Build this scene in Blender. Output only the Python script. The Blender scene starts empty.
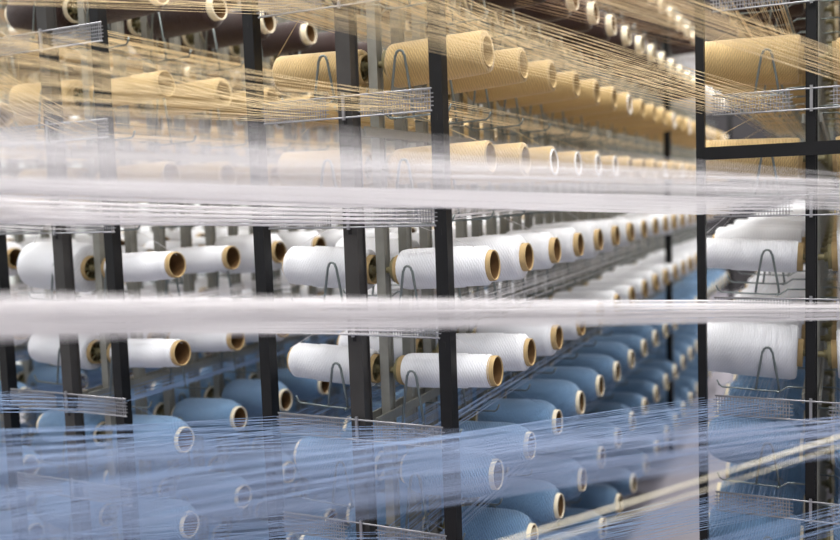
import bpy, math, random
from mathutils import Vector, Matrix
random.seed(7)
scene = bpy.context.scene
col = scene.collection
PI = math.pi
H0 = 1.5                      # eye height; rack levels are given relative to it
PITCH = .27                   # spacing of the bobbin levels
DU = .1359                    # spacing of the uprights along a rack

# ------------------------------------------------------------------ materials
def srgb(r, g, b):
    f = lambda c: (c / 255) / 12.92 if c / 255 <= .04045 else ((c / 255 + .055) / 1.055) ** 2.4
    return (f(r), f(g), f(b), 1)

def material(name, rgb, rough=.6, metal=0, spec=.5, var=.0, scale=30, bump=0, bump_scale=200, sheen=0):
    m = bpy.data.materials.new(name); m.use_nodes = True
    nt = m.node_tree; b = nt.nodes['Principled BSDF']
    b.inputs['Roughness'].default_value = rough
    b.inputs['Metallic'].default_value = metal
    b.inputs['Specular IOR Level'].default_value = spec
    if sheen:
        b.inputs['Sheen Weight'].default_value = sheen
    c = srgb(*rgb)
    b.inputs['Base Color'].default_value = c
    tc = nt.nodes.new('ShaderNodeTexCoord')
    if var:
        n = nt.nodes.new('ShaderNodeTexNoise'); n.inputs['Scale'].default_value = scale; n.inputs['Detail'].default_value = 4
        r = nt.nodes.new('ShaderNodeValToRGB')
        r.color_ramp.elements[0].position = .3; r.color_ramp.elements[1].position = .7
        r.color_ramp.elements[0].color = tuple(x * (1 - var) for x in c[:3]) + (1,)
        r.color_ramp.elements[1].color = tuple(min(1, x * (1 + var)) for x in c[:3]) + (1,)
        nt.links.new(tc.outputs['Object'], n.inputs['Vector'])
        nt.links.new(n.outputs['Fac'], r.inputs['Fac'])
        nt.links.new(r.outputs['Color'], b.inputs['Base Color'])
    if bump:
        n2 = nt.nodes.new('ShaderNodeTexNoise'); n2.inputs['Scale'].default_value = bump_scale
        bp = nt.nodes.new('ShaderNodeBump'); bp.inputs['Strength'].default_value = bump; bp.inputs['Distance'].default_value = .002
        nt.links.new(tc.outputs['Object'], n2.inputs['Vector'])
        nt.links.new(n2.outputs['Fac'], bp.inputs['Height'])
        nt.links.new(bp.outputs['Normal'], b.inputs['Normal'])
    return m

def yarn_material(name, rgb, var=.12, strength=.35, rough=.75, sheen=.25):
    """cross-wound yarn: fine bands round the axis (object x), broken up by noise"""
    m = material(name, rgb, rough, 0, .3, 0, sheen=sheen)
    nt = m.node_tree; b = nt.nodes['Principled BSDF']
    tc = [n for n in nt.nodes if n.type == 'TEX_COORD'][0]
    w = nt.nodes.new('ShaderNodeTexWave'); w.wave_type = 'BANDS'; w.bands_direction = 'X'
    w.inputs['Scale'].default_value = 62; w.inputs['Distortion'].default_value = 5
    w.inputs['Detail'].default_value = 3; w.inputs['Detail Scale'].default_value = 1.5
    w2 = nt.nodes.new('ShaderNodeTexWave'); w2.wave_type = 'BANDS'; w2.bands_direction = 'DIAGONAL'
    w2.inputs['Scale'].default_value = 80; w2.inputs['Distortion'].default_value = 3
    mp = nt.nodes.new('ShaderNodeMapping'); mp.inputs['Scale'].default_value = (1, .45, .45)
    add = nt.nodes.new('ShaderNodeMath'); add.operation = 'ADD'
    nt.links.new(tc.outputs['Object'], mp.inputs['Vector'])
    nt.links.new(tc.outputs['Object'], w.inputs['Vector'])
    nt.links.new(mp.outputs['Vector'], w2.inputs['Vector'])
    nt.links.new(w.outputs['Fac'], add.inputs[0]); nt.links.new(w2.outputs['Fac'], add.inputs[1])
    bp = nt.nodes.new('ShaderNodeBump'); bp.inputs['Strength'].default_value = strength; bp.inputs['Distance'].default_value = .003
    nt.links.new(add.outputs[0], bp.inputs['Height']); nt.links.new(bp.outputs['Normal'], b.inputs['Normal'])
    r = nt.nodes.new('ShaderNodeValToRGB'); c = srgb(*rgb)
    r.color_ramp.elements[0].position = .2; r.color_ramp.elements[1].position = 1.6 / 2
    r.color_ramp.elements[0].color = tuple(x * (1 - var) for x in c[:3]) + (1,)
    r.color_ramp.elements[1].color = c
    half = nt.nodes.new('ShaderNodeMath'); half.operation = 'MULTIPLY'; half.inputs[1].default_value = .5
    nt.links.new(add.outputs[0], half.inputs[0]); nt.links.new(half.outputs[0], r.inputs['Fac'])
    nt.links.new(r.outputs['Color'], b.inputs['Base Color'])
    return m

M = {
    'white': yarn_material('white_yarn', (230, 231, 236), .08, .24),
    'gold': yarn_material('gold_yarn', (208, 177, 122), .28, .45),
    'blue': yarn_material('blue_yarn', (124, 164, 206), .34, .8),
    'brown': yarn_material('brown_yarn', (58, 38, 35), .3, .4),
    'kraft': material('kraft_tube', (178, 152, 108), .7, 0, .3, .12, 60),
    'cream': material('cream_tube', (232, 220, 192), .5, 0, .4, .05, 50),
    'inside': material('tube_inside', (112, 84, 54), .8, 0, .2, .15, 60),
    'whitetube': material('white_tube', (240, 240, 240), .4, 0, .5),
    'holder': material('bobbin_holder', (120, 112, 78), .5, 0, .5, .15, 40),
    'black': material('black_paint', (15, 15, 17), .45, 0, .3, .25, 14, .08, 90),
    'slate': material('dark_grey_paint', (58, 56, 55), .45, .1, .35, .2, 10, .08, 90),
    'galv': material('galvanised_steel', (150, 149, 141), .45, .4, .5, .1, 25, .05, 120),
    'wire': material('bright_wire', (128, 136, 136), .3, .85, .5),
    'comb': material('guide_steel', (150, 150, 154), .35, .6, .5, .05, 60),
    'floor': material('floor_paint', (148, 143, 152), .35, 0, .5, .06, 3),
    'backwall': material('back_wall_dimmed', (52, 50, 52), .85, 0, .2, .05, 2),  # dimness of the far hall put into the wall colour
    'wall': material('wall_paint', (225, 230, 226), .85, 0, .2, .03, 2),
    'ceil': material('ceiling_paint', (235, 235, 232), .9, 0, .2, .02, 2),
}
T = {
    'white': material('white_thread', (226, 222, 224), .6, 0, .3),
    'gold': material('gold_thread', (222, 197, 150), .6, 0, .3),
    'tan': material('tan_thread', (176, 142, 100), .6, 0, .3),
    'brown': material('brown_thread', (98, 66, 52), .6, 0, .3),
    'blue': material('blue_thread', (128, 152, 188), .6, 0, .3),
    'paleblue': material('pale_blue_thread', (140, 156, 188), .6, 0, .3),
    'cream': material('cream_thread', (244, 234, 208), .6, 0, .3),
}
for m in T.values():
    m.node_tree.nodes['Principled BSDF'].inputs['Sheen Weight'].default_value = .3

# ------------------------------------------------------------------ mesh building
class MB:
    def __init__(s): s.v = []; s.f = []; s.mi = []; s.sm = []; s.k = 0
    def add(s, vs, fs, smooth=False):
        o = len(s.v); s.v += [tuple(v) for v in vs]
        for f in fs:
            s.f.append(tuple(i + o for i in f)); s.mi.append(s.k); s.sm.append(smooth)
    def box(s, a, b):
        (x0, y0, z0), (x1, y1, z1) = a, b
        s.add([(x0, y0, z0), (x1, y0, z0), (x1, y1, z0), (x0, y1, z0), (x0, y0, z1), (x1, y0, z1), (x1, y1, z1), (x0, y1, z1)],
              [(0, 3, 2, 1), (4, 5, 6, 7), (0, 1, 5, 4), (1, 2, 6, 5), (2, 3, 7, 6), (3, 0, 4, 7)])
    def tube(s, pts, r, n=6, smooth=True, cap=True):
        pts = [Vector(p) for p in pts]; rings = []
        for i, p in enumerate(pts):
            d = (pts[min(i + 1, len(pts) - 1)] - pts[max(i - 1, 0)]).normalized()
            a = d.cross(Vector((0, 0, 1)))
            if a.length < 1e-3: a = d.cross(Vector((1, 0, 0)))
            a.normalize(); c = d.cross(a)
            rings.append([p + (a * math.cos(2 * PI * k / n) + c * math.sin(2 * PI * k / n)) * r for k in range(n)])
        vs = [v for R in rings for v in R]
        fs = [(i * n + k, i * n + (k + 1) % n, (i + 1) * n + (k + 1) % n, (i + 1) * n + k) for i in range(len(pts) - 1) for k in range(n)]
        if cap:
            fs += [tuple(range(n))[::-1], tuple((len(pts) - 1) * n + k for k in range(n))]
        s.add(vs, fs, smooth)
    def lathe(s, prof, n=28, closed=False):
        """profile of (x, r) turned round the x axis"""
        m = len(prof)
        vs = [(x, r * math.cos(2 * PI * k / n), r * math.sin(2 * PI * k / n)) for x, r in prof for k in range(n)]
        fs = [(i * n + k, ((i + 1) % m) * n + k, ((i + 1) % m) * n + (k + 1) % n, i * n + (k + 1) % n)
              for i in range(m if closed else m - 1) for k in range(n)]
        s.add(vs, fs, True)
    def mesh(s, name, mats):
        me = bpy.data.meshes.new(name)
        me.from_pydata(s.v, [], s.f)
        for m in mats: me.materials.append(m)
        me.polygons.foreach_set('material_index', s.mi)
        me.polygons.foreach_set('use_smooth', s.sm)
        me.update()
        return me

def link(name, me, parent=None, loc=None, mat=None):
    o = bpy.data.objects.new(name, me); col.objects.link(o)
    if parent: o.parent = parent
    if loc: o.location = loc
    return o

def tag(o, label, cat, group=None, kind=None):
    o['label'] = label; o['category'] = cat
    if group: o['group'] = group
    if kind: o['kind'] = kind
    return o

# ------------------------------------------------------------------ bobbins
def package_profile(c, R, s=1):
    t = .0405
    if c == 'white':
        e = (.297 if R < .058 else .292) if s > 0 else .303
        return [(.050, t), (.050, R * .88), (.055, R * .96), (.068, R), (.222, R), (.2245, R - .0025), (e - .022, R - .003), (e - .010, R * .94), (e - .003, R * .84), (e, t)]
    if c == 'blue':
        return [(.044, t), (.044, R * .66), (.054, R * .82), (.072, R * .94), (.095, R), (.215, R), (.240, R * .975), (.260, R * .91), (.276, R * .80), (.286, max(.047, R * .66)), (.290, t)]
    if c == 'gold':
        return [(.046, t), (.046, R * .98), (.052, R * 1.03), (.08, R * 1.04), (.22, R), (.298, R * .96), (.3035, R * .93), (.304, t)]
    return [(.050, t), (.050, R * .9), (.060, R), (.23, R), (.270, R * .97), (.280, R * .9), (.284, t)]

def tube_profile(c):
    o, i = .0395, .0350
    e = {'gold': .307, 'brown': .308, 'blue': .302}.get(c, .309)
    # outside and rim, then the inside as a second list
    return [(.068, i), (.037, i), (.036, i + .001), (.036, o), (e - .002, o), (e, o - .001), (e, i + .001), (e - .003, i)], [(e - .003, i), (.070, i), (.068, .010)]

_mesh = {}
def bobbin_meshes(c, R, tube_mat, s):
    key = (c, round(R, 4), tube_mat, s)
    if key not in _mesh:
        a = MB(); a.lathe(package_profile(c, R, s), 30)
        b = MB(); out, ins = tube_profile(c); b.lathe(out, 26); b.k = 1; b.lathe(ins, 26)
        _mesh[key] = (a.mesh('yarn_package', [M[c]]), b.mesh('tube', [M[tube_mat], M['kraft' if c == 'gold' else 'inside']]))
    return _mesh[key]

COLOURS = {4: 'brown', 3: 'brown', 2: 'gold', 1: 'gold', 0: 'white', -1: 'white', -2: 'blue', -3: 'blue', -4: 'blue', -5: 'blue'}
ROW = {4: 'upper brown row', 3: 'lower brown row', 2: 'upper gold row', 1: 'lower gold row', 0: 'upper white row', -1: 'lower white row',
       -2: 'top blue row', -3: 'middle blue row', -4: 'bottom blue row'}
ORD = ['first', 'second', 'third', 'fourth', 'fifth', 'sixth', 'seventh', 'eighth', 'ninth', 'tenth', 'eleventh', 'twelfth', 'thirteenth',
       'fourteenth', 'fifteenth', 'sixteenth', 'seventeenth', 'eighteenth', 'nineteenth', 'twentieth', 'twenty-first', 'twenty-second']
TILT = math.radians(2.6)
def level_z(k, rk='A'): return H0 - .178 + PITCH * k - (.013 if rk == 'C' else 0)

# racks: name, centre x, y of the front upright, uprights
RACKS = {
    'A': dict(x=-1.10, y=1.921, n=46, words='centre rack'),
    'B': dict(x=-2.115, y=1.921, n=46, words='left rack'),
    'C': dict(x=-.064, y=2.50, n=42, words='right rack'),
    'E': dict(x=-3.13, y=1.921, n=46, words='far left rack'),
    'F': dict(x=-4.145, y=1.921, n=46, words='outermost left rack'),
}
NB = 20
BDX = {'A': .012, 'B': .004, 'C': .012}      # the bobbins sit a little to one side of the upright
FIXED = {('A', 1, 0, 0): .0535, ('A', 1, 0, 1): .0660, ('A', 1, 0, 2): .060, ('A', 1, 0, 3): .061, ('A', 1, -1, 0): .0455, ('A', 1, -1, 1): .0560,
         ('A', 1, -1, 2): .062, ('A', -1, 0, 0): .057, ('A', -1, -1, 0): .052, ('B', 1, 0, 0): .0455, ('B', 1, 0, 1): .0450, ('B', 1, -1, 0): .046,
         ('B', 1, -1, 1): .045, ('B', -1, 0, 0): .080, ('B', -1, -1, 0): .060, ('C', -1, 0, 0): .0460, ('C', -1, 0, 1): .066, ('C', -1, -1, 0): .078,
         ('C', 1, 0, 0): .078, ('C', 1, -1, 0): .072, ('A', 1, 2, 0): .055, ('A', 1, 2, 1): .050, ('A', -1, 2, 0): .051, ('A', 1, 1, 0): .045,
         ('C', -1, 2, 0): .064, ('C', -1, 1, 0): .056, ('C', -1, -2, 0): .070, ('C', -1, -2, 1): .064, ('C', -1, -3, 0): .076}
def bobbin_spec(rk, s, k, j):
    rng = random.Random(hash((ord(rk), s + 5, k + 20, j * 7 + 3)))
    c = COLOURS[k]
    if rk == 'A' and s == 1 and k in (3, 4) and j >= 15: c = 'white'
    R = {'white': lambda: rng.choice([.050, .056, .062, .066, .070]), 'gold': lambda: rng.choice([.045, .048, .051, .054]),
         'blue': lambda: rng.choice([.064, .070, .074, .078]), 'brown': lambda: rng.choice([.054, .058, .062])}[c]()
    if rk == 'B' and s == 1 and c == 'gold': R -= .004
    R = FIXED.get((rk, s, k, j), R)
    tube = {'white': 'kraft', 'gold': 'kraft', 'blue': 'cream', 'brown': 'cream'}[c]
    if c == 'gold' and rng.random() < .35 and j > 1: tube = 'whitetube'
    if c == 'white' and k > 1: tube = 'whitetube'
    return c, R, tube

def bobbin_matrix(rk, s, k, j):
    r = RACKS[rk]
    y = r['y'] + DU * (2 * j + 1)
    base = Matrix.Translation((r['x'] + BDX.get(rk, 0), y, level_z(k, rk) - .305 * math.sin(TILT) - (.010 if rk == 'A' and k == 2 else 0)))
    rot = Matrix.Rotation(0 if s > 0 else PI, 4, 'Z') @ Matrix.Rotation(-TILT, 4, 'Y')
    return base @ rot

WORD = {'white': 'white', 'gold': 'golden', 'blue': 'blue', 'brown': 'dark brown'}
def size_word(c, R):
    if c == 'white': return 'slim ' if R < .052 else ('full ' if R > .068 else '')
    return ''
def make_bobbin(rk, s, k, j):
    c, R, tm = bobbin_spec(rk, s, k, j)
    pk, tb = bobbin_meshes(c, R, tm, s)
    e = bpy.data.objects.new('yarn_bobbin', None); col.objects.link(e)
    e.empty_display_size = .05
    e.matrix_world = bobbin_matrix(rk, s, k, j)
    link('yarn_package', pk, e); link('tube', tb, e)
    side = 'right' if s > 0 else 'left'
    tag(e, f"{size_word(c, R)}{WORD[c]} bobbin, {ORD[j]} from front in {ROW[k]}, {side} side of {RACKS[rk]['words']}", 'bobbin',
        f"bobbins in the {ROW[k]} on the {side} side of the {RACKS[rk]['words']}")
    return e

# bobbins seen one by one: (rack, side, row) -> places from the front; the rest are the small far ones
SINGLE = {
    ('A', -1, -3): [0, 1],
    ('A', -1, -2): [0, 1, 2],
    ('A', -1, -1): [0, 1, 3],
    ('A', -1, 0): [0, 1],
    ('A', -1, 1): [0],
    ('A', -1, 2): [0, 1],
    ('A', -1, 3): [2, 3],
    ('A', 1, -4): [3, 4, 5, 6, 7, 8, 9, 10, 11, 12, 13, 14, 15],
    ('A', 1, -3): [1, 2, 3, 4, 5, 6, 7, 8, 9, 10, 11, 12, 13, 14],
    ('A', 1, -2): [0, 1, 2, 3, 4, 5, 6, 7, 8, 9, 10, 11, 12, 13, 14, 16, 17, 18],
    ('A', 1, -1): [0, 1, 2, 3, 4, 5, 6, 7, 8, 9, 10, 11, 12, 13],
    ('A', 1, 0): [0, 1, 2, 3, 4, 5, 6, 7, 8, 9, 10, 11, 13],
    ('A', 1, 1): [0, 1, 2, 3, 4, 5, 6, 7, 8, 9, 10, 11, 12],
    ('A', 1, 2): [0, 1, 2, 3, 4, 5, 6, 7, 8, 9, 10, 11, 12, 13],
    ('A', 1, 3): [2, 3, 4, 5, 6, 7, 8, 9, 10, 11, 12, 13, 14, 16],
    ('A', 1, 4): [8, 9, 10, 11, 12, 13, 14, 15],
    ('B', -1, -4): [2, 3, 4],
    ('B', -1, -3): [0, 1, 2, 3, 4, 5],
    ('B', -1, -2): [0, 1, 2, 3, 4],
    ('B', -1, -1): [0, 1, 2, 3, 4, 5],
    ('B', -1, 0): [0, 2],
    ('B', -1, 1): [0],
    ('B', -1, 2): [0, 1, 2, 3],
    ('B', -1, 3): [0, 1, 2, 3],
    ('B', -1, 4): [4, 6],
    ('B', 1, -4): [2, 3, 4],
    ('B', 1, -3): [0, 1, 2, 3, 4, 5, 6],
    ('B', 1, -2): [0, 1, 2, 3],
    ('B', 1, -1): [0, 1, 2, 3, 4, 5],
    ('B', 1, 0): [0, 1, 2, 3, 4],
    ('B', 1, 1): [0, 1, 2, 3, 4],
    ('B', 1, 2): [0, 1, 2, 3, 4, 5, 6],
    ('B', 1, 3): [0, 1, 2, 3, 4],
    ('C', -1, -3): [0, 1, 2],
    ('C', -1, -2): [0, 1, 2, 3],
    ('C', -1, -1): [0, 1, 2, 3, 4, 5, 6],
    ('C', -1, 0): [0, 1, 2, 3, 5],
    ('C', -1, 1): [0],
    ('C', -1, 2): [0, 1, 2, 3, 5, 6],
    ('C', -1, 3): [2, 3, 4],
    ('C', 1, -3): [0, 1, 2],
    ('C', 1, -2): [0, 1, 2, 3],
    ('C', 1, -1): [0, 1, 2],
    ('C', 1, 0): [0],
    ('C', 1, 1): [0],
    ('C', 1, 2): [0, 1],
    ('C', 1, 3): [3, 4],
    ('E', -1, -4): [2, 3, 4],
    ('E', -1, -3): [2],
    ('E', -1, -2): [2],
    ('E', -1, -1): [3],
    ('E', 1, -4): [1, 2, 3],
    ('E', 1, -3): [1, 2],
    ('E', 1, -2): [1, 2, 3],
    ('E', 1, -1): [1, 2, 3, 4, 5, 6, 7],
    ('E', 1, 0): [1, 2, 3, 4, 5, 6],
    ('E', 1, 1): [1, 2],
    ('E', 1, 2): [1, 2, 3, 4, 5, 6, 7, 9],
    ('E', 1, 3): [2, 3, 4, 5],
    ('F', 1, -1): [4, 5],
    ('F', 1, 2): [5],
}
FAR = {
    ('A', -1, -4): [0, 1, 2, 3, 4, 5, 6, 7],
    ('A', -1, -3): [2, 3, 4, 5, 6, 7],
    ('A', -1, -2): [3, 4, 5, 6, 7],
    ('A', -1, -1): [2, 4, 5, 6, 7],
    ('A', -1, 0): [2, 3, 4, 5, 6, 7],
    ('A', -1, 1): [1, 2, 3, 4, 5, 6, 7],
    ('A', -1, 2): [2, 3, 4, 5, 6, 7],
    ('A', -1, 3): [0, 1, 4, 5, 6, 7],
    ('A', -1, 4): [0, 1, 2, 3, 4, 5, 6, 7],
    ('A', 1, -4): [0, 1, 2, 16, 17],
    ('A', 1, -3): [0, 15, 16, 17, 18, 19],
    ('A', 1, -2): [15, 19],
    ('A', 1, -1): [14, 15, 17, 18, 19],
    ('A', 1, 0): [12, 14, 15, 16, 17, 18, 19],
    ('A', 1, 1): [13, 14, 15, 16, 17, 18, 19],
    ('A', 1, 2): [14, 15, 16, 17, 18, 19],
    ('A', 1, 3): [0, 1, 15, 17, 18, 19],
    ('A', 1, 4): [0, 1, 2, 3, 4, 5, 6, 7, 16, 17, 18],
    ('B', -1, -4): [0, 1, 5, 6, 7],
    ('B', -1, -3): [6, 7],
    ('B', -1, -2): [5, 6, 7, 14, 15],
    ('B', -1, -1): [6, 7],
    ('B', -1, 0): [1, 3, 4, 5, 6, 7, 11, 12, 13, 14, 15, 16],
    ('B', -1, 1): [1, 2, 3, 4, 5, 6, 7],
    ('B', -1, 2): [4, 5, 6, 7],
    ('B', -1, 3): [4, 5, 6, 7],
    ('B', -1, 4): [0, 1, 2, 3, 5, 7],
    ('B', 1, -4): [0, 1, 5, 6, 7],
    ('B', 1, -3): [7],
    ('B', 1, -2): [4, 5, 6, 7],
    ('B', 1, -1): [6, 7],
    ('B', 1, 0): [5, 6, 7, 8, 9, 10, 11, 12],
    ('B', 1, 1): [5, 6, 7, 9, 10, 11, 12, 14, 15],
    ('B', 1, 2): [7, 8, 9, 10, 11, 12, 13],
    ('B', 1, 3): [5, 6, 7],
    ('B', 1, 4): [0, 1, 2, 3, 4, 5, 6, 7, 8],
    ('C', -1, -4): [0, 1, 2, 3, 4, 5, 6, 7],
    ('C', -1, -3): [3, 4, 5, 6, 7],
    ('C', -1, -2): [4, 5, 6, 7],
    ('C', -1, -1): [7, 8],
    ('C', -1, 0): [4, 6, 7, 9, 10, 11, 12, 14, 15],
    ('C', -1, 1): [1, 2, 3, 4, 5, 6, 7, 8, 9, 18],
    ('C', -1, 2): [4, 7, 8, 9, 10, 11, 12],
    ('C', -1, 3): [0, 1, 5, 6, 7],
    ('C', -1, 4): [0, 1, 2, 3, 4, 5, 6, 7],
    ('C', 1, -4): [0, 1, 2, 3, 4, 5, 6, 7],
    ('C', 1, -3): [3, 4, 5, 6, 7],
    ('C', 1, -2): [4, 5, 6, 7],
    ('C', 1, -1): [3, 4, 5, 6, 7],
    ('C', 1, 0): [1, 2, 3, 4, 5, 6, 7, 8, 9, 11, 12, 13, 14, 15, 16, 17, 18],
    ('C', 1, 1): [1, 2, 3, 4, 5, 6, 7, 8, 10, 12, 15, 16],
    ('C', 1, 2): [2, 3, 4, 5, 6, 7, 8, 9, 10, 11, 12],
    ('C', 1, 3): [0, 1, 2, 5, 6, 7],
    ('C', 1, 4): [0, 1, 2, 3, 4, 5, 6, 7],
    ('E', -1, -3): [3, 4, 6, 7, 8, 11],
    ('E', -1, -2): [3],
    ('E', -1, -1): [2, 4, 5, 6, 7, 8],
    ('E', -1, 0): [3, 4, 5, 6, 7, 8, 9, 10, 11],
    ('E', -1, 1): [2, 3, 5, 7, 10, 11],
    ('E', -1, 2): [2, 3, 4, 5, 6, 7, 8, 10],
    ('E', -1, 3): [2, 3],
    ('E', -1, 4): [4],
    ('E', 1, -4): [0, 4, 5, 6, 7],
    ('E', 1, -3): [0, 3, 4, 5, 6, 7],
    ('E', 1, -2): [0, 4, 5, 6, 7, 10],
    ('E', 1, -1): [0, 8],
    ('E', 1, 0): [0, 7, 8, 9, 10, 11, 18],
    ('E', 1, 1): [0, 3, 4, 5, 6, 7, 9, 10, 11],
    ('E', 1, 2): [0, 8, 10],
    ('E', 1, 3): [0, 1, 6, 7, 8, 9, 10, 17, 18, 19],
    ('E', 1, 4): [0, 1, 2, 3, 4, 5, 6, 7],
    ('F', 1, -3): [5, 6],
    ('F', 1, -2): [4, 5, 6, 7, 8, 9],
    ('F', 1, -1): [7, 8, 9, 10],
    ('F', 1, 0): [4, 5, 7, 8, 9, 10, 11, 12, 14, 15, 16],
    ('F', 1, 1): [4, 8, 9, 11, 12, 17],
    ('F', 1, 2): [4, 6, 7, 8, 9, 10, 11, 12],
    ('F', 1, 3): [4, 5],
    ('F', 1, 4): [5, 6, 7, 8, 9, 10, 11, 12],
}
NEAR_ARMS = {
    ('A', -1, -3): [1, 2],
    ('A', -1, -2): [0, 2],
    ('A', -1, -1): [0, 1],
    ('A', -1, 0): [0, 1],
    ('A', -1, 1): [0, 1],
    ('A', -1, 2): [0, 1, 2, 3, 4],
    ('A', -1, 3): [1, 2, 3],
    ('A', 1, -4): [4],
    ('A', 1, -3): [1, 2],
    ('A', 1, -2): [0, 1],
    ('A', 1, -1): [0, 1, 2, 3, 4, 5, 6],
    ('A', 1, 0): [0, 1, 2, 3, 4, 5, 6, 7, 8, 9, 10, 11, 12],
    ('A', 1, 1): [0, 1, 2, 3, 4, 5, 6, 7, 8, 9, 10, 11, 12, 13, 14],
    ('A', 1, 2): [0, 1, 2, 3, 4, 5, 6, 7, 8, 9, 10, 11, 12, 13, 14, 15, 16],
    ('A', 1, 3): [1, 2, 3, 4, 5, 6, 7, 8, 9, 10, 11, 12, 13, 14, 15, 16],
    ('A', 1, 4): [7, 8, 9, 10, 11, 12, 13, 14, 15],
    ('B', -1, -4): [2, 3, 4],
    ('B', -1, -3): [0, 1, 2, 3, 4, 5],
    ('B', -1, -2): [0, 1, 2, 3],
    ('B', -1, -1): [0, 1, 2],
    ('B', -1, 0): [0, 1, 2, 3],
    ('B', -1, 1): [0, 1, 2, 3, 5, 6, 7],
    ('B', -1, 2): [0, 1, 2, 3, 4, 5, 6],
    ('B', -1, 3): [0, 1, 2, 3, 4, 6, 7],
    ('B', -1, 4): [5, 6],
    ('B', 1, -4): [3, 4],
    ('B', 1, -3): [1, 2, 3],
    ('B', 1, -2): [0, 1, 2, 3, 4],
    ('B', 1, -1): [0, 1, 2, 3, 4, 5, 6, 7, 8],
    ('B', 1, 0): [0, 1, 2, 3],
    ('B', 1, 1): [0, 1, 2, 3, 4, 5, 6, 7, 8, 12],
    ('B', 1, 2): [0, 1, 2, 3, 4, 5, 6, 7],
    ('B', 1, 3): [0, 1, 2, 3],
    ('B', 1, 4): [4, 5, 6, 7],
    ('C', -1, -3): [0, 1, 2],
    ('C', -1, -2): [0],
    ('C', -1, -1): [0, 1],
    ('C', -1, 0): [0, 1, 2],
    ('C', -1, 1): [0, 1, 2, 3, 4, 5, 6, 7, 8, 9, 10, 11, 12, 15],
    ('C', -1, 2): [0, 1, 2, 3, 4, 5, 6, 7, 8, 9, 10],
    ('C', -1, 3): [1, 2, 3, 4],
    ('C', 1, -2): [0],
    ('C', 1, -1): [0, 1],
    ('C', 1, 0): [0, 1],
    ('C', 1, 1): [0],
    ('C', 1, 2): [0, 1, 2, 3, 4, 5, 6, 7, 8],
    ('C', 1, 3): [2, 3],
    ('E', -1, -4): [2, 4],
    ('E', -1, -3): [2, 4],
    ('E', -1, -2): [2],
    ('E', -1, -1): [3, 4],
    ('E', -1, 1): [3, 4, 6, 7, 10, 12],
    ('E', -1, 2): [2, 3, 4, 7],
    ('E', -1, 3): [2, 3],
    ('E', -1, 4): [3, 4, 5, 6, 8, 9],
    ('E', 1, -4): [1, 2],
    ('E', 1, -3): [1, 2, 3],
    ('E', 1, -2): [1, 2, 3, 4],
    ('E', 1, -1): [1, 2, 3, 4, 5],
    ('E', 1, 0): [1, 2],
    ('E', 1, 1): [1, 2, 3, 4, 5, 6, 7, 9, 10, 11],
    ('E', 1, 2): [1, 2, 3, 4, 5, 6, 7, 9],
    ('E', 1, 3): [2, 3, 4],
    ('E', 1, 4): [2],
    ('F', 1, -2): [5],
    ('F', 1, -1): [4, 5],
    ('F', 1, 1): [5, 8, 11, 12, 16],
    ('F', 1, 2): [5, 7],
}
SIDES = [('A', 1), ('A', -1), ('B', 1), ('B', -1), ('C', -1), ('C', 1), ('E', 1), ('E', -1), ('F', 1)]
flat = lambda D: [(rk, s, k, j) for (rk, s, k), js in D.items() for j in js]
INDIV = flat(SINGLE); REST = flat(FAR); ALLSEEN = set(INDIV + REST)
ARMS_WANTED = set(flat(NEAR_ARMS))
for t in INDIV: make_bobbin(*t)

# the remaining far bobbins, one object
mats = [M['white'], M['gold'], M['blue'], M['brown'], M['kraft'], M['cream'], M['whitetube'], M['inside']]
mi = {'white': 0, 'gold': 1, 'blue': 2, 'brown': 3, 'kraft': 4, 'cream': 5, 'whitetube': 6, 'inside': 7}
if REST:
    mb = MB()
    for t in REST:
        c, R, tm = bobbin_spec(*t); mx = bobbin_matrix(*t)
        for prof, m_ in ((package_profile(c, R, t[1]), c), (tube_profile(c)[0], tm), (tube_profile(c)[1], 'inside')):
            q = MB(); q.lathe(prof, 16); mb.k = mi[m_]
            mb.add([mx @ Vector(v) for v in q.v], q.f, True)
    o = link('distant_bobbins', mb.mesh('distant_bobbins', mats))
    tag(o, 'small distant bobbins deep inside the racks, beyond the nearer rows', 'bobbins', kind='stuff')

# ------------------------------------------------------------------ racks
def loop_points(h=.118, hw=.030, r=.011):
    pts = [(-hw, 0, 0), (-hw + .004, 0, h * .25), (-r - .002, 0, h - r * 1.2)]
    for a in range(5, -1, -1):
        t = PI * a / 5
        pts.append((r * math.cos(t), 0, h - r + r * math.sin(t)))
    pts += [(r + .002, 0, h - r * 1.2), (hw - .004, 0, h * .25), (hw, 0, 0)]
    return pts
lm = MB(); lm.tube(loop_points(), .0034, 6)
LOOP = {-1: lm.mesh('wire_loop', [M['wire']])}
lm = MB(); lm.tube(loop_points(.162, .033), .0034, 6)
LOOP[1] = lm.mesh('wire_loop', [M['wire']])
ARM_DROP = {1: -.158, -1: -.105}
def arm_mesh(s):
    b = MB()
    b.tube([(s * .016, 0, .010), (s * .060, 0, .010), (s * .080, 0, -.004), (s * .120, 0, -.004), (s * .232, 0, 0), (s * .240, 0, .006), (s * .246, 0, .020)], .0026, 6)
    b.tube([(s * .085, -.012, -.004), (s * .085, .012, -.004)], .004, 6)
    return b.mesh('wire_arm', [M['wire']])
ARM = {1: arm_mesh(1), -1: arm_mesh(-1)}
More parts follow.
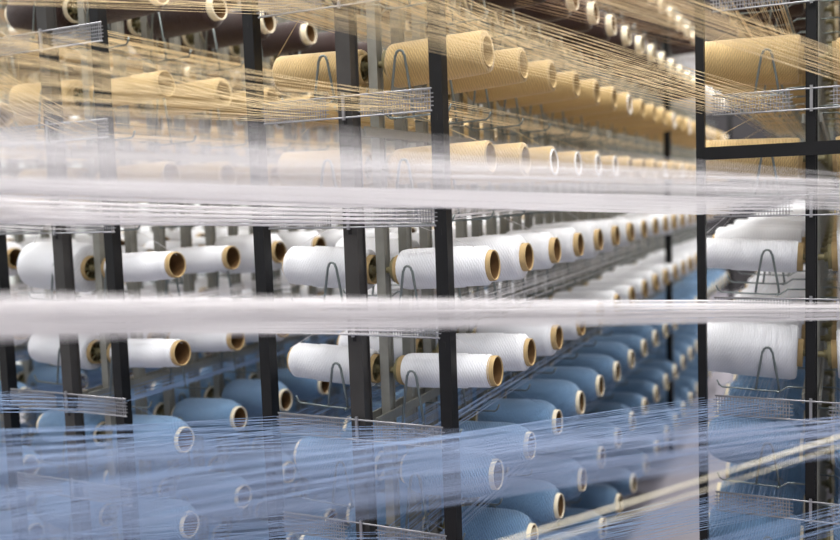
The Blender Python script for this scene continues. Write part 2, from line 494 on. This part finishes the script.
def peg_mesh(s):
    b = MB()
    q = MB()
    q.lathe([(.0, .0085), (.27, .0085), (.274, .004)], 10)
    q.lathe([(.038, .0345), (.038, .0305), (.055, .0305), (.055, .0345)], 20, True)
    q.lathe([(.029, .0), (.029, .013), (.046, .013), (.046, .0085)], 14)
    b.add([(s * v[0], v[1] * 1, v[2]) for v in q.v], [f if s > 0 else f[::-1] for f in q.f], True)
    for a in range(8):
        t = 2 * PI * a / 8
        b.tube([(s * .041, .011 * math.cos(t), .011 * math.sin(t)), (s * .041, .033 * math.cos(t), .033 * math.sin(t))], .0028, 5)
    rot = Matrix.Rotation(-TILT * s, 4, 'Y')
    b.v = [tuple(rot @ Vector(v)) for v in b.v]
    return b.mesh('peg', [M['holder']])
PEG = {1: peg_mesh(1), -1: peg_mesh(-1)}

def comb_mesh(s):
    """one guide comb: a wire grid between two thin rods, x from .05 to .235 beside the front upright"""
    b = MB(); x0, x1 = .052, .236; n = 26; h = .048
    for i in range(n):
        x = s * (x0 + (x1 - x0) * i / (n - 1))
        b.box((x - .0011, -.0012, -h / 2), (x + .0011, .0012, h / 2))
    for i in range(6):
        z = -h / 2 + h * i / 5; e = .008 if i in (1, 2, 3, 4) else 0
        b.box((min(s * (x0 - e * 1.2), s * (x1 + e)), -.0014, z - .0011), (max(s * (x0 - e * 1.2), s * (x1 + e)), .0014, z + .0011))
    return b.mesh('guide_comb', [M['comb']])
COMB = {1: comb_mesh(1), -1: comb_mesh(-1)}
rb = MB()
for z in (-.026, .026): rb.tube([(-.24, 0, z), (.24, 0, z)], .0024, 6)
rb.box((-.0035, -.004, -.032), (.0035, .002, .034))
ROD = rb.mesh('comb_rod', [M['comb']])

ZT = H0 + 1.32
def upright_mesh(w, dpt, mat, slots):
    b = MB(); b.box((-w / 2, -dpt / 2, 0), (w / 2, dpt / 2, ZT))
    # folded lips along the back edges make it a channel
    b.box((-w / 2 - .004, dpt / 2 - .004, 0), (-w / 2, dpt / 2, ZT)); b.box((w / 2, dpt / 2 - .004, 0), (w / 2 + .004, dpt / 2, ZT))
    if slots:
        b.k = 1
        for k in range(-4, 5):
            z = level_z(k) + .135 - .028
            b.box((-.005, -dpt / 2 - .0006, z - .016), (.005, -dpt / 2 + .002, z))
    return b.mesh('upright', [mat, M['dark']])
M['dark'] = material('slot_dark', (12, 12, 12), .8)
UP0 = {'A': upright_mesh(.040, .034, M['slate'], True), 'B': upright_mesh(.040, .034, M['slate'], True), 'C': upright_mesh(.021, .030, M['black'], True)}
UP = upright_mesh(.026, .026, M['galv'], False)
pb = MB(); pb.box((-.016, -.017, 0), (.016, .017, ZT)); pb.box((-.018, -.018, 0), (.018, .018, .006))
pb.k = 1
for k in range(-4, 5):
    z = level_z(k) + .1
    pb.box((-.003, -.0176, z - .014), (.003, -.016, z))
POST = pb.mesh('post', [M['black'], M['dark']])
pb = MB(); pb.box((-.011, -.013, 0), (.011, .013, ZT)); pb.box((-.018, -.018, 0), (.018, .018, .006))
SLIM_POST = pb.mesh('post', [M['black']])

RACK_LABEL = {
    'A': 'steel creel rack in the centre, its dark grey front upright between two black posts',
    'B': 'steel creel rack left of the centre one, slim white bobbins on its right',
    'C': 'steel creel rack at the right edge, joined to its black posts by a black crossbar',
    'E': 'steel creel rack at the left edge of the view, behind the left rack',
    'F': 'outermost steel creel rack glimpsed in the bright gaps at far left',
}
POSTS = {'A': (-1.374, -.849), 'B': (-2.3801, -1.9018), 'C': (-.337, .20), 'E': (-3.40, -2.90), 'F': (-4.41, -3.92)}
def want(rk, s, k, j): return (rk, s, k, j) in ARMS_WANTED
armstuff = {}
for rk, r in RACKS.items():
    e = bpy.data.objects.new('creel_rack', None); col.objects.link(e)
    e.location = (r['x'], r['y'], 0)
    tag(e, RACK_LABEL[rk], 'rack', 'creel racks')
    X, Y = r['x'], r['y']
    for i in range(r['n']):
        me = UP if i else UP0.get(rk, UP0['A'])
        link('upright', me, e, (0, DU * i - (.012 if i == 0 else 0), 0))
    for px in POSTS[rk]:
        for py in (-.02, 3.03, 6.1):
            link('post', SLIM_POST if rk == 'C' else POST, e, (px - X, py, 0))
    # rails that tie the uprights together along the rack
    for z in (H0 + .92, H0 + .17, H0 - .58, H0 - 1.33):
        b = MB(); L = DU * (r['n'] - 1)
        for s in (1, -1):
            b.box((s * .021 - .003, .03, -.0125), (s * .021 + .003, L, .0125))
        link('rail', b.mesh('rail', [M['galv']]), e, (0, 0, z))
    if rk == 'C':
        b = MB(); b.box((-.262, -.012, -.017), (.36, .006, .017))
        link('crossbar', b.mesh('crossbar', [M['black']]), e, (0, -.035, H0 + .088))
    if rk in 'ABCE':
        for k in range(-4, 5):
            z = level_z(k, rk) + .135
            ro = link('comb_rod', ROD, e, (0, -.036, z))
            for s in (1, -1):
                link('guide_comb', COMB[s], ro)
    for s in (1, -1):
        if (rk, s) not in SIDES: continue
        an = MB(); ln = MB(); pn = MB()
        for k in range(-4, 5):
            for j in range(NB):
                dy = DU * (2 * j + 1)
                if want(rk, s, k, j):
                    link('peg', PEG[s], e, (0, dy, level_z(k, rk) - .305 * math.sin(TILT)))
                    a = link('wire_arm', ARM[s], e, (0, dy - DU + .062, level_z(k, rk) + ARM_DROP[s]))
                    link('wire_loop', LOOP[s], a, (s * .112, -.002, .0))
                elif (rk, s, k, j) in ALLSEEN:
                    for src, dst, off in ((PEG[s], pn, (0, dy, level_z(k, rk) - .305 * math.sin(TILT))), (ARM[s], an, (0, dy - DU + .062, level_z(k, rk) + ARM_DROP[s])),
                                          (LOOP[s], ln, (s * .112, dy - DU + .06, level_z(k, rk) + ARM_DROP[s]))):
                        dst.add([Vector(v.co) + Vector(off) for v in src.vertices], [tuple(p.vertices) for p in src.polygons], True)
        armstuff[(rk, s)] = (an, ln, pn)
    for nm, ix, mt in (('distant_wire_arms', 0, 'wire'), ('distant_wire_loops', 1, 'wire'), ('distant_pegs', 2, 'holder')):
        b = MB()
        for s in (1, -1):
            if (rk, s) in armstuff:
                q = armstuff[(rk, s)][ix]; b.add(q.v, q.f, True)
        if b.v:
            o = link(nm, b.mesh(nm, [M[mt]]), e); o['kind'] = 'stuff'

# ------------------------------------------------------------------ yarns running along the racks to the combs
def row_yarns(rk, s, k):
    r = RACKS[rk]; c = COLOURS[k]
    tc = T[c if c != 'brown' else 'tan']
    b = MB(); rng = random.Random(hash((ord(rk), s + 3, k + 9)))
    y0 = r['y'] - .036
    zc = level_z(k, rk) + .135
    for j in range(NB):
        y = r['y'] + DU * (2 * j + 1)
        for q in range(2 if j < 12 else 1):
            xo = .06 + .172 * rng.random(); zz = zc + (rng.randrange(5) - 2) * .0085
            tip = (r['x'] + s * .312, y, level_z(k, rk) + .03)
            gd = (r['x'] + s * xo, y - DU * .6 - .5 * q * DU, zz + .004)
            pts = [gd, (r['x'] + s * xo, y0, zz)]
            if q == 0 and j % 2 == 0: pts = [tip] + pts
            b.tube(pts, .0008, 3, False, False)
    return b.mesh('row_yarns', [tc])
for rk, s in SIDES:
    if rk == 'F': continue
    for k in range(-4, 5):
        o = link('row_yarns', row_yarns(rk, s, k))
        c = WORD[COLOURS[k]] if COLOURS[k] != 'brown' else 'tan'
        side = 'right' if s > 0 else 'left'
        tag(o, f"thin {c} yarns running back over the {ROW[k]}, {side} side of {RACKS[rk]['words']}", 'yarns', kind='stuff')

# ------------------------------------------------------------------ yarn sheets in front of the racks
SHEETS = [
    ('w_low_C', 'white', 50, (-0.33, -0.115, 2.465, 1.174), (-0.852, 0.638, 1.388), 0.022, 0.022, 0.0013, 'middle layer of the dense white yarn sheet across the picture at mid height'),
    ('w_low_D', 'white', 45, (0.25, 2.654, 1.153), (-0.762, 0.57, 1.399), 0.0141, 0.022, 0.0013, 'nearest, blurriest layer of the dense white yarn sheet across mid height'),
    ('w_low_A', 'white', 40, (-1.33, -0.86, 1.885, 1.187), (-1.255, 0.938, 1.32), 0.022, 0.015, 0.0013, 'white yarns leaving the lower white comb of the centre rack leftwards'),
    ('w_up_A', 'white', 80, (-1.33, -0.86, 1.885, 1.457), (-1.346, 1.024, 1.507), 0.022, 0.024, 0.0013, 'dense white yarn sheet leaving the upper white comb of the centre rack leftwards'),
    ('w_up_C', 'white', 34, (-0.33, -0.115, 2.465, 1.444), (-0.897, 0.685, 1.531), 0.022, 0.011, 0.0013, 'narrow white yarn sheet crossing just above the upper white comb of centre rack'),
    ('w_haze_D', 'white', 26, (0.25, 2.702, 1.445), (-0.556, 0.426, 1.536), 0.0335, 0.022, 0.0013, 'wide blurred white yarn veil across the picture below the golden yarns'),
    ('w_haze2_D', 'white', 8, (0.25, 2.572, 1.458), (-0.449, 0.345, 1.545), 0.0355, 0.02, 0.0013, 'few very blurred white yarns at the top edge of the white veil'),
    ('g_A', 'gold', 48, (-1.33, -0.86, 1.885, 1.727), (-1.212, 0.941, 1.728), 0.022, 0.07, 0.001, 'golden yarns fanning left from the golden comb of the centre rack'),
    ('g_top_A', 'gold', 45, (-1.33, -0.86, 1.885, 1.997), (-1.437, 1.13, 1.929), 0.022, 0.045, 0.001, 'golden yarns along the top left edge, in front of the dark brown bobbins'),
    ('g_B', 'gold', 36, (-2.345, -1.87, 1.885, 1.727), (-1.858, 1.366, 1.852), 0.022, 0.07, 0.001, 'golden yarns leaving the comb of the left rack at far left'),
    ('g_C', 'gold', 44, (-0.33, -0.115, 2.465, 1.714), (-0.997, 1.119, 1.926), 0.022, 0.075, 0.001, 'golden yarns rising left from the right rack comb across the centre rack bobbins'),
    ('g_D', 'gold', 34, (0.25, 2.553, 1.684), (-0.396, 1.626, 1.875), 0.035, 0.035, 0.001, 'pale golden yarns slanting across the top right corner before the right rack'),
    ('t_aisle', 'tan', 34, (-0.279, 3.703, 2.042), (-0.991, 2.257, 2.16), 0.07, 0.09, 0.0013, 'tan yarns slanting through the aisle above the upper golden bobbins', 0.82),
    ('b_C', 'blue', 36, (-0.33, -0.115, 2.465, 0.904), (-1.081, 0.831, 1.061), 0.022, 0.05, 0.0013, 'blue yarns slanting down left from the upper blue comb of the right rack'),
    ('b_D', 'paleblue', 26, (0.25, 2.486, 0.915), (-0.851, 0.616, 1.146), 0.0191, 0.05, 0.0013, 'pale blue yarns from the right edge fanning down to the lower left corner'),
    ('b_haze_D', 'paleblue', 22, (0.25, 2.425, 0.885), (-0.493, 0.359, 1.32), 0.029, 0.032, 0.0013, 'wide blurred pale blue yarn veil over the lower left blue bobbins'),
    ('b_low_C', 'blue', 36, (-0.33, -0.115, 2.465, 0.634), (-0.887, 1.287, 0.772), 0.022, 0.04, 0.0013, 'blue yarns slanting down left from the lowest comb of the right rack'),
    ('b_low_D', 'blue', 20, (0.25, 2.388, 0.75), (-0.241, 1.711, 0.784), 0.03, 0.03, 0.0013, 'blue yarns cutting the lower right corner below the lowest comb'),
    ('b_A', 'blue', 36, (-1.33, -0.86, 1.885, 0.917), (-1.389, 1.019, 1.078), 0.022, 0.046, 0.0013, 'blue yarns leaving the blue comb of the centre rack leftwards'),
    ('b_low_A', 'blue', 34, (-1.33, -0.86, 1.885, 0.647), (-1.433, 1.034, 0.867), 0.022, 0.05, 0.0013, 'blue yarns leaving the lowest comb of the centre rack along the bottom edge'),
    ('b_B', 'blue', 32, (-2.345, -1.87, 1.885, 0.917), (-2.04, 1.424, 1.024), 0.022, 0.03, 0.0013, 'blue yarns leaving the blue comb of the left rack at far left'),
    ('w_B', 'white', 32, (-2.345, -1.87, 1.885, 1.457), (-2.042, 1.467, 1.498), 0.022, 0.03, 0.0013, 'white yarns leaving the upper white comb of the left rack'),
    ('w_low_B', 'white', 32, (-2.345, -1.87, 1.885, 1.187), (-2.041, 1.444, 1.247), 0.022, 0.03, 0.0013, 'white yarns leaving the lower white comb of the left rack'),
    ('strand1', 'cream', 1, (0.25, 1.755, 1.139), (-0.329, 1.081, 1.061), 0.0, 0, 0.0035, 'thick blurred cream yarn slanting across the lower right corner'),
    ('strand2', 'cream', 1, (0.25, 1.731, 1.131), (-0.19, 1.259, 1.058), 0.0, 0, 0.002, 'thinner cream yarn just under the thick blurred cream one at lower right'),
]
def sheet(name, c, n, R, L, sr, sl, w, label, more=1.6):
    b = MB(); rng = random.Random(len(name) * 131 + n)
    Lv = Vector(L)
    nc = max(1, round(n / 5))
    for i in range(n):
        if len(R) == 4:
            row, hc = divmod(i, nc); row = min(row, 4)
            a = min(25, round(25 * (hc + .5 * (row % 2)) / nc)) / 25
            x = R[0] + (R[1] - R[0]) * a
            if R[1] - R[0] > .3:                         # two combs side by side: skip the upright between them
                m_ = (R[0] + R[1]) / 2
                if abs(x - m_) < .052: x = m_ + math.copysign(.052 + .18 * rng.random(), x - m_)
            p = Vector((x, R[2] - .003, R[3] + (row - 2) / 2 * sr * .85))
            t = 2 * (row * nc + hc + .6 * rng.random()) / n - 1
        else:
            t = 2 * (i + .2 + .6 * rng.random()) / n - 1
            p = Vector(R) + Vector((rng.uniform(-.02, .02), rng.uniform(-.04, .04), t * sr))
        q = Lv + Vector((rng.uniform(-.006, .006), rng.uniform(-.012, .012), t * sl))
        q2 = p + (q - p) * more
        b.tube([p, q2], w * rng.uniform(.8, 1.15) / 2, 4 if n > 1 else 8, True, False)
    nm = 'yarn_sheet' if n > 1 else 'yarn_strand'
    o = link(nm, b.mesh(nm, [T[c]]))
    tag(o, label, 'yarns' if n > 1 else 'yarn', kind='stuff' if n > 1 else None)
for a in SHEETS: sheet(*a)

# ------------------------------------------------------------------ the hall
def struct(name, a, b, m):
    q = MB(); q.box(a, b); o = link(name, q.mesh(name, [m])); o['kind'] = 'structure'; return o
struct('floor', (-7.2, -3, -.1), (5, 13.2, 0), M['floor'])
struct('wall_left', (-7.3, -3, 0), (-7.1, 13.2, 5.2), M['wall'])
struct('wall_back', (-7.1, 13, 0), (5, 13.2, 5.2), M['backwall'])
struct('ceiling', (-7.3, -3, 5.2), (5, 13.2, 5.3), M['ceil'])

def area(name, loc, sx, sy, power, rgb=(1, 1, 1), rot=(0, 0, 0)):
    l = bpy.data.lights.new(name, 'AREA'); l.shape = 'RECTANGLE'; l.size = sx; l.size_y = sy; l.energy = power; l.color = rgb
    o = bpy.data.objects.new(name, l); col.objects.link(o); o.location = loc; o.rotation_euler = rot
    return o
for x, p in ((-5.2, 190), (-3.6, 190), (-2.6, 200), (-1.6, 210), (-.55, 290), (.6, 230)):
    area('ceiling_lamp', (x, 6.2, 4.6), .16, 12, p, (1, .99, .96))
for x in (-3.2, -1.2, .8):
    area('front_lamp', (x, .4, 4.4), 1.4, .3, 38, (1, .99, .97))
w = bpy.data.worlds.new('hall_fill'); scene.world = w; w.use_nodes = True  # soft fill added through the hall's open front, no daylight source
bg = w.node_tree.nodes['Background']; bg.inputs['Color'].default_value = (.97, .98, 1, 1); bg.inputs['Strength'].default_value = .46

# ------------------------------------------------------------------ camera
cd = bpy.data.cameras.new('camera'); cam = bpy.data.objects.new('camera', cd); col.objects.link(cam)
yaw, pit, rol = .4485, .0834, .0358
fw = Vector((-math.sin(yaw) * math.cos(pit), math.cos(yaw) * math.cos(pit), -math.sin(pit)))
rt = Vector((math.cos(yaw), math.sin(yaw), 0)); up = rt.cross(fw)
r2 = rt * math.cos(rol) - up * math.sin(rol); u2 = up * math.cos(rol) + rt * math.sin(rol)
mw = Matrix((( r2.x, u2.x, -fw.x, 0), (r2.y, u2.y, -fw.y, 0), (r2.z, u2.z, -fw.z, H0), (0, 0, 0, 1)))
cam.matrix_world = mw
cd.sensor_width = 36; cd.lens = 873.19 * 36 / 840
cd.clip_start = .02; cd.clip_end = 100
cd.dof.use_dof = True; cd.dof.focus_distance = 2.2; cd.dof.aperture_fstop = 1.5
scene.camera = cam

scene.view_settings.view_transform = 'Standard'
scene.view_settings.look = 'None'
scene.view_settings.gamma = 1
scene.view_settings.use_curve_mapping = False
scene.view_settings.exposure = .22
